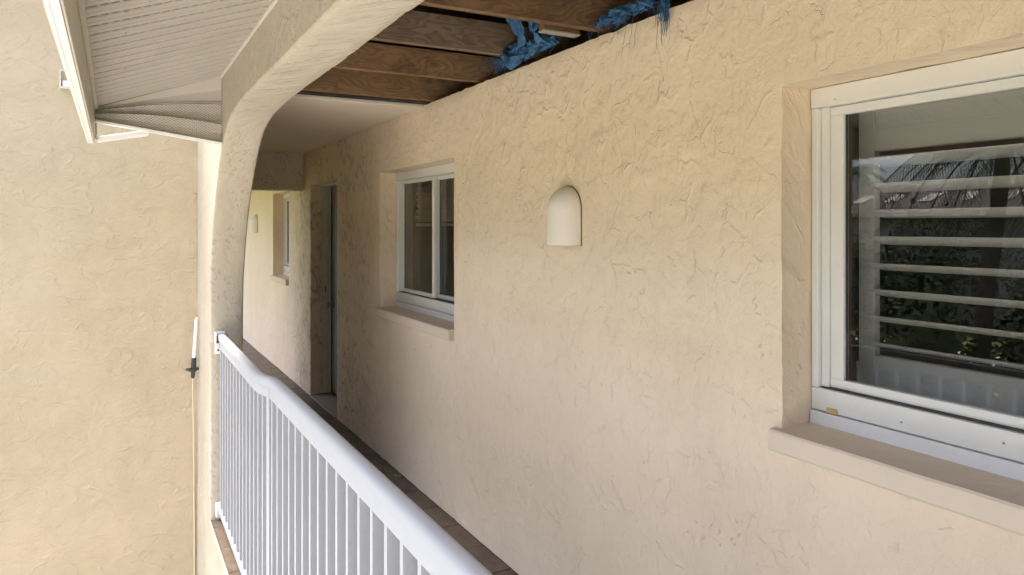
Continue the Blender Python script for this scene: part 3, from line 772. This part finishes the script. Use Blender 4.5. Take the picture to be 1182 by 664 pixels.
for k in range(24): strand(tp, (1.666 - rg_(0, .02), 1.965 + random.gauss(0, .014), 2.41), (-.05, rg_(-.12, .12), -1), rg_(.06, .17), .0011, curl=.13, n=12)
for k in range(3): strand(tp, (1.670, 2.13 + .03 * k, 2.402), (-.03, rg_(-.3, .3), -1), rg_(.10, .18), .0007, curl=.2, n=12)
tg = tp.build('torn_tarp', M['tarp'], None, 0, True); tag(tg, 'frayed blue tarp threads hanging over the wall top edge', 'tarp', 'torn blue tarp scraps')

# ------------------------------------------------------------------ litter on the floor
def litter(x, y, s, rz, label):
    mb = MB(); n = 7; rows_ = []
    for i in range(n + 1):
        u = i / n; w = s * .36 * math.sin(math.pi * (.05 + .9 * u)); zz = .012 + .014 * math.sin(u * 4 + rz)
        c, s_ = math.cos(rz), math.sin(rz); pts = []
        for v, zz2 in ((-1, .012), (0, 0), (1, .014)):
            lx, ly = (u - .5) * s, v * w; pts.append((x + lx * c - ly * s_, y + lx * s_ + ly * c, zz + zz2))
        rows_.append(pts)
    mb.rings(rows_, closed=False, caps=False); o = mb.build('dry_leaf', M['leaf_dry'], None, 0, True)
    so = o.modifiers.new('solid', 'SOLIDIFY'); so.thickness = .0015
    tag(o, label, 'leaf', 'dry leaves on the walkway floor')
litter(1.20, 8.55, .10, .4, 'pale dry leaf farthest away on the brown floor')
litter(1.06, 7.95, .11, 1.9, 'pale dry leaf in the middle of the far three on the floor')
litter(1.28, 7.45, .12, 2.7, 'curled pale leaf on the floor nearest the door')
litter(1.62, 4.55, .06, .9, 'small pale leaf against the wall foot below the sliding window')

# ------------------------------------------------------------------ what the near window mirrors: palms, a house, shrubs
def leafmat(name, a, b):
    t = NT(name); oi = t.n.new('ShaderNodeObjectInfo').outputs['Random']
    return t.done(t.mix(t.math('ADD', t.math('MULTIPLY', t.noise(3, 3), .6), t.math('MULTIPLY', oi, .4)), a, b), .85, spec=.08)
M['frond'] = leafmat('palm_frond', (.022, .034, .014), (.055, .065, .028))
M['shrub'] = leafmat('shrub_leaf', (.022, .032, .013), (.055, .062, .026))
M['bark'] = paint('bark', (.12, .095, .07), .9, .4, (.06, .05, .04), .01, .1)
def frond_mesh(L, droop, seed):
    rnd = random.Random(seed); mb = MB(); pts = []; n = 16
    for k in range(n + 1):
        u = k / n; pts.append(Vector((L * u * math.cos(.35 - droop * u * .5), 0, L * u * math.sin(.55 - droop * u))))
    mb.tube(pts, [.022 * (1 - .85 * k / n) for k in range(n + 1)], 5)
    for k in range(44):
        u = .12 + .87 * k / 44; i = min(n - 1, int(u * n)); p = pts[i].lerp(pts[i + 1], u * n - i); t = (pts[i + 1] - pts[i]).normalized()
        ll = (.20 + .55 * math.sin(math.pi * min(1, u * .9 + .1))) * L * .33
        for sgn in (-1, 1):
            d = (t * .55 + Vector((0, sgn, 0)) * .8 + Vector((0, 0, -.35 - .3 * rnd.random()))).normalized(); w = t * .010
            e = p + d * ll * rnd.uniform(.85, 1.1) + Vector((0, 0, -.12 * ll)); m_ = p + d * ll * .55
            mb.quad(p - w * .5, p + w * .5, m_ + w, m_ - w); mb.quad(m_ - w, m_ + w, e + w * .1, e - w * .1)
    return mb.mesh('frond', M['frond'])
fm = [frond_mesh(2.3, d, s) for s, d in enumerate((.8, 1.2, 1.6, 2.0))]
def palm(x, y, top, sc, label, nf=24):
    t = thing('palm_tree', label, 'palm tree', (x, y, GZ), 'palm trees across the yard')
    pts = [(x + .25 * math.sin(k * .35), y + .1 * math.sin(k * .5), GZ + (top - GZ) * k / 10) for k in range(11)]
    pts = [(q[0] - pts[-1][0] + x, q[1] - pts[-1][1] + y, q[2]) for q in pts]
    MB().tube(pts, [.17 - .005 * k + (.012 if k % 2 else 0) for k in range(11)], 10).build('trunk', M['bark'], t, 0, True)
    for k in range(nf):
        o = bpy.data.objects.new('frond', fm[min(3, int(4 * k / nf))]); COL.objects.link(o); adopt(o, t)
        o.location = (x, y, top + .05); o.scale = (sc,) * 3; o.rotation_euler = (random.uniform(-.15, .15), R(10 - 26 * (1 - k / nf)) * .8, k * 2.4 + random.uniform(-.2, .2))
palm(-10.6, 7.55, 3.0, 1.15, 'big palm nearest the yard whose fronds show in the window glass', 22)
palm(-12.5, 6.6, 3.5, 1.1, 'second palm beside the biggest one, mirrored in the window glass', 24)
palm(-30, 25.5, 4.4, 1.0, 'distant palm mirrored at the left of the window glass', 22)

def house_mat():
    t = NT('shingles'); br_ = t.n.new('ShaderNodeTexBrick'); t.put(br_.inputs['Vector'], t.mapping((3, 3, 3)))
    br_.inputs['Color1'].default_value = (.075, .06, .052, 1); br_.inputs['Color2'].default_value = (.12, .10, .088, 1); br_.inputs['Mortar'].default_value = (.03, .025, .02, 1)
    return t.done(br_.outputs[0], .9)
M['shingle'] = house_mat(); M['stuccofar'] = paint('house_wall', (.55, .50, .43), .8, .2)
hs = thing('house', 'far house with dark shingle roof mirrored in the window glass', 'house', (-33, 17, GZ))
MB().box(-39, -31, 4, 30, GZ, 2.2).build('wall', M['stuccofar'], hs)
rf = MB().rings([[(-30.2, 3.4, 2.15), (-35, 3.4, 3.9), (-39.8, 3.4, 2.15), (-39.8, 3.4, 2.0), (-30.2, 3.4, 2.0)], [(-30.2, 30.6, 2.15), (-35, 30.6, 3.9), (-39.8, 30.6, 2.15), (-39.8, 30.6, 2.0), (-30.2, 30.6, 2.0)]]).build('roof', M['shingle'], hs)
sl = (3.9 - 2.15) / 4.8
for k in range(9):
    y = 11 + k * 1.9; a, b = -32.2, -33.4
    za, zb = 2.15 + (-30.2 - a) * sl + .06, 2.15 + (-30.2 - b) * sl + .06
    MB().rings([[(a, y, za - .2), (b, y, zb - .2), (b, y, zb), (a, y, za)], [(a, y + .7, za - .2), (b, y + .7, zb - .2), (b, y + .7, zb), (a, y + .7, za)]]).build('skylight', M['slab'], rf)
for k in range(6):
    y = 7 + k * 3.8
    for z in (-1.9, .5):
        wf = MB().box(-31.0, -30.95, y, y + 1.4, z, z + 1.2).build('window', M['vinyl'], hs)
        MB().box(-30.95, -30.94, y + .08, y + 1.32, z + .08, z + 1.12).build('pane', M['door'], wf)

def leafball(seed, n, rx, rz):
    rnd = random.Random(seed); mb = MB(); cl = [(rnd.gauss(0, .42) * rx, rnd.gauss(0, .42) * rx, rz * rnd.uniform(.15, .95)) for _ in range(16)]
    for k in range(n):
        c = cl[k % 16]; p = Vector((c[0] + rnd.gauss(0, .22) * rx, c[1] + rnd.gauss(0, .22) * rx, max(.03, c[2] + rnd.gauss(0, .16) * rz)))
        d = Vector((rnd.gauss(0, 1), rnd.gauss(0, 1), rnd.gauss(0, .6))).normalized(); s_ = d.orthogonal().normalized()
        L = rnd.uniform(.10, .2); mb.quad(p, p + d * L * .5 + s_ * L * .22, p + d * L, p + d * L * .5 - s_ * L * .22)
    return mb.mesh('foliage', M['shrub'])
lb = [leafball(s, 2600, 1.0, 2.2) for s in range(3)]
spots = [(-9.2, 6.4, 1.1, 'shrub closest to the pavement edge in the yard'), (-11.5, 9.2, 1.35, 'tall shrub under the biggest palm'), (-13.8, 8.0, 1.2, 'shrub beneath the second palm'), (-15.2, 12.0, 1.4, 'broad shrub left of the palms in the yard'),
         (-16.0, 9.8, 1.1, 'low shrub midway between palms and road'), (-13.0, 11.4, 1.0, 'smaller shrub behind the tall shrub by the palm'), (-27.5, 14.5, 1.8, 'shrub against the far house wall at its middle'), (-28.0, 20.5, 2.0, 'largest shrub against the far house wall'), (-27.2, 24.0, 1.7, 'shrub near the distant palm by the house')]
for k, (x, y, s_, lab) in enumerate(spots):
    t = thing('shrub', lab, 'shrub', (x, y, GZ), 'shrubs in the yard')
    o = bpy.data.objects.new('foliage', lb[k % 3]); COL.objects.link(o); adopt(o, t); o.location = (x, y, GZ); o.scale = (s_, s_, s_ * 1.05); o.rotation_euler = (0, 0, k * 1.3)
    mb = MB()
    for q in range(5): mb.tube([(x, y, GZ), (x + .3 * math.cos(q * 1.3), y + .3 * math.sin(q * 1.3), GZ + .9 * s_), (x + .55 * math.cos(q * 1.3), y + .5 * math.sin(q * 1.3), GZ + 1.7 * s_)], [.04, .03, .012], 5)
    mb.build('stems', M['bark'], t)
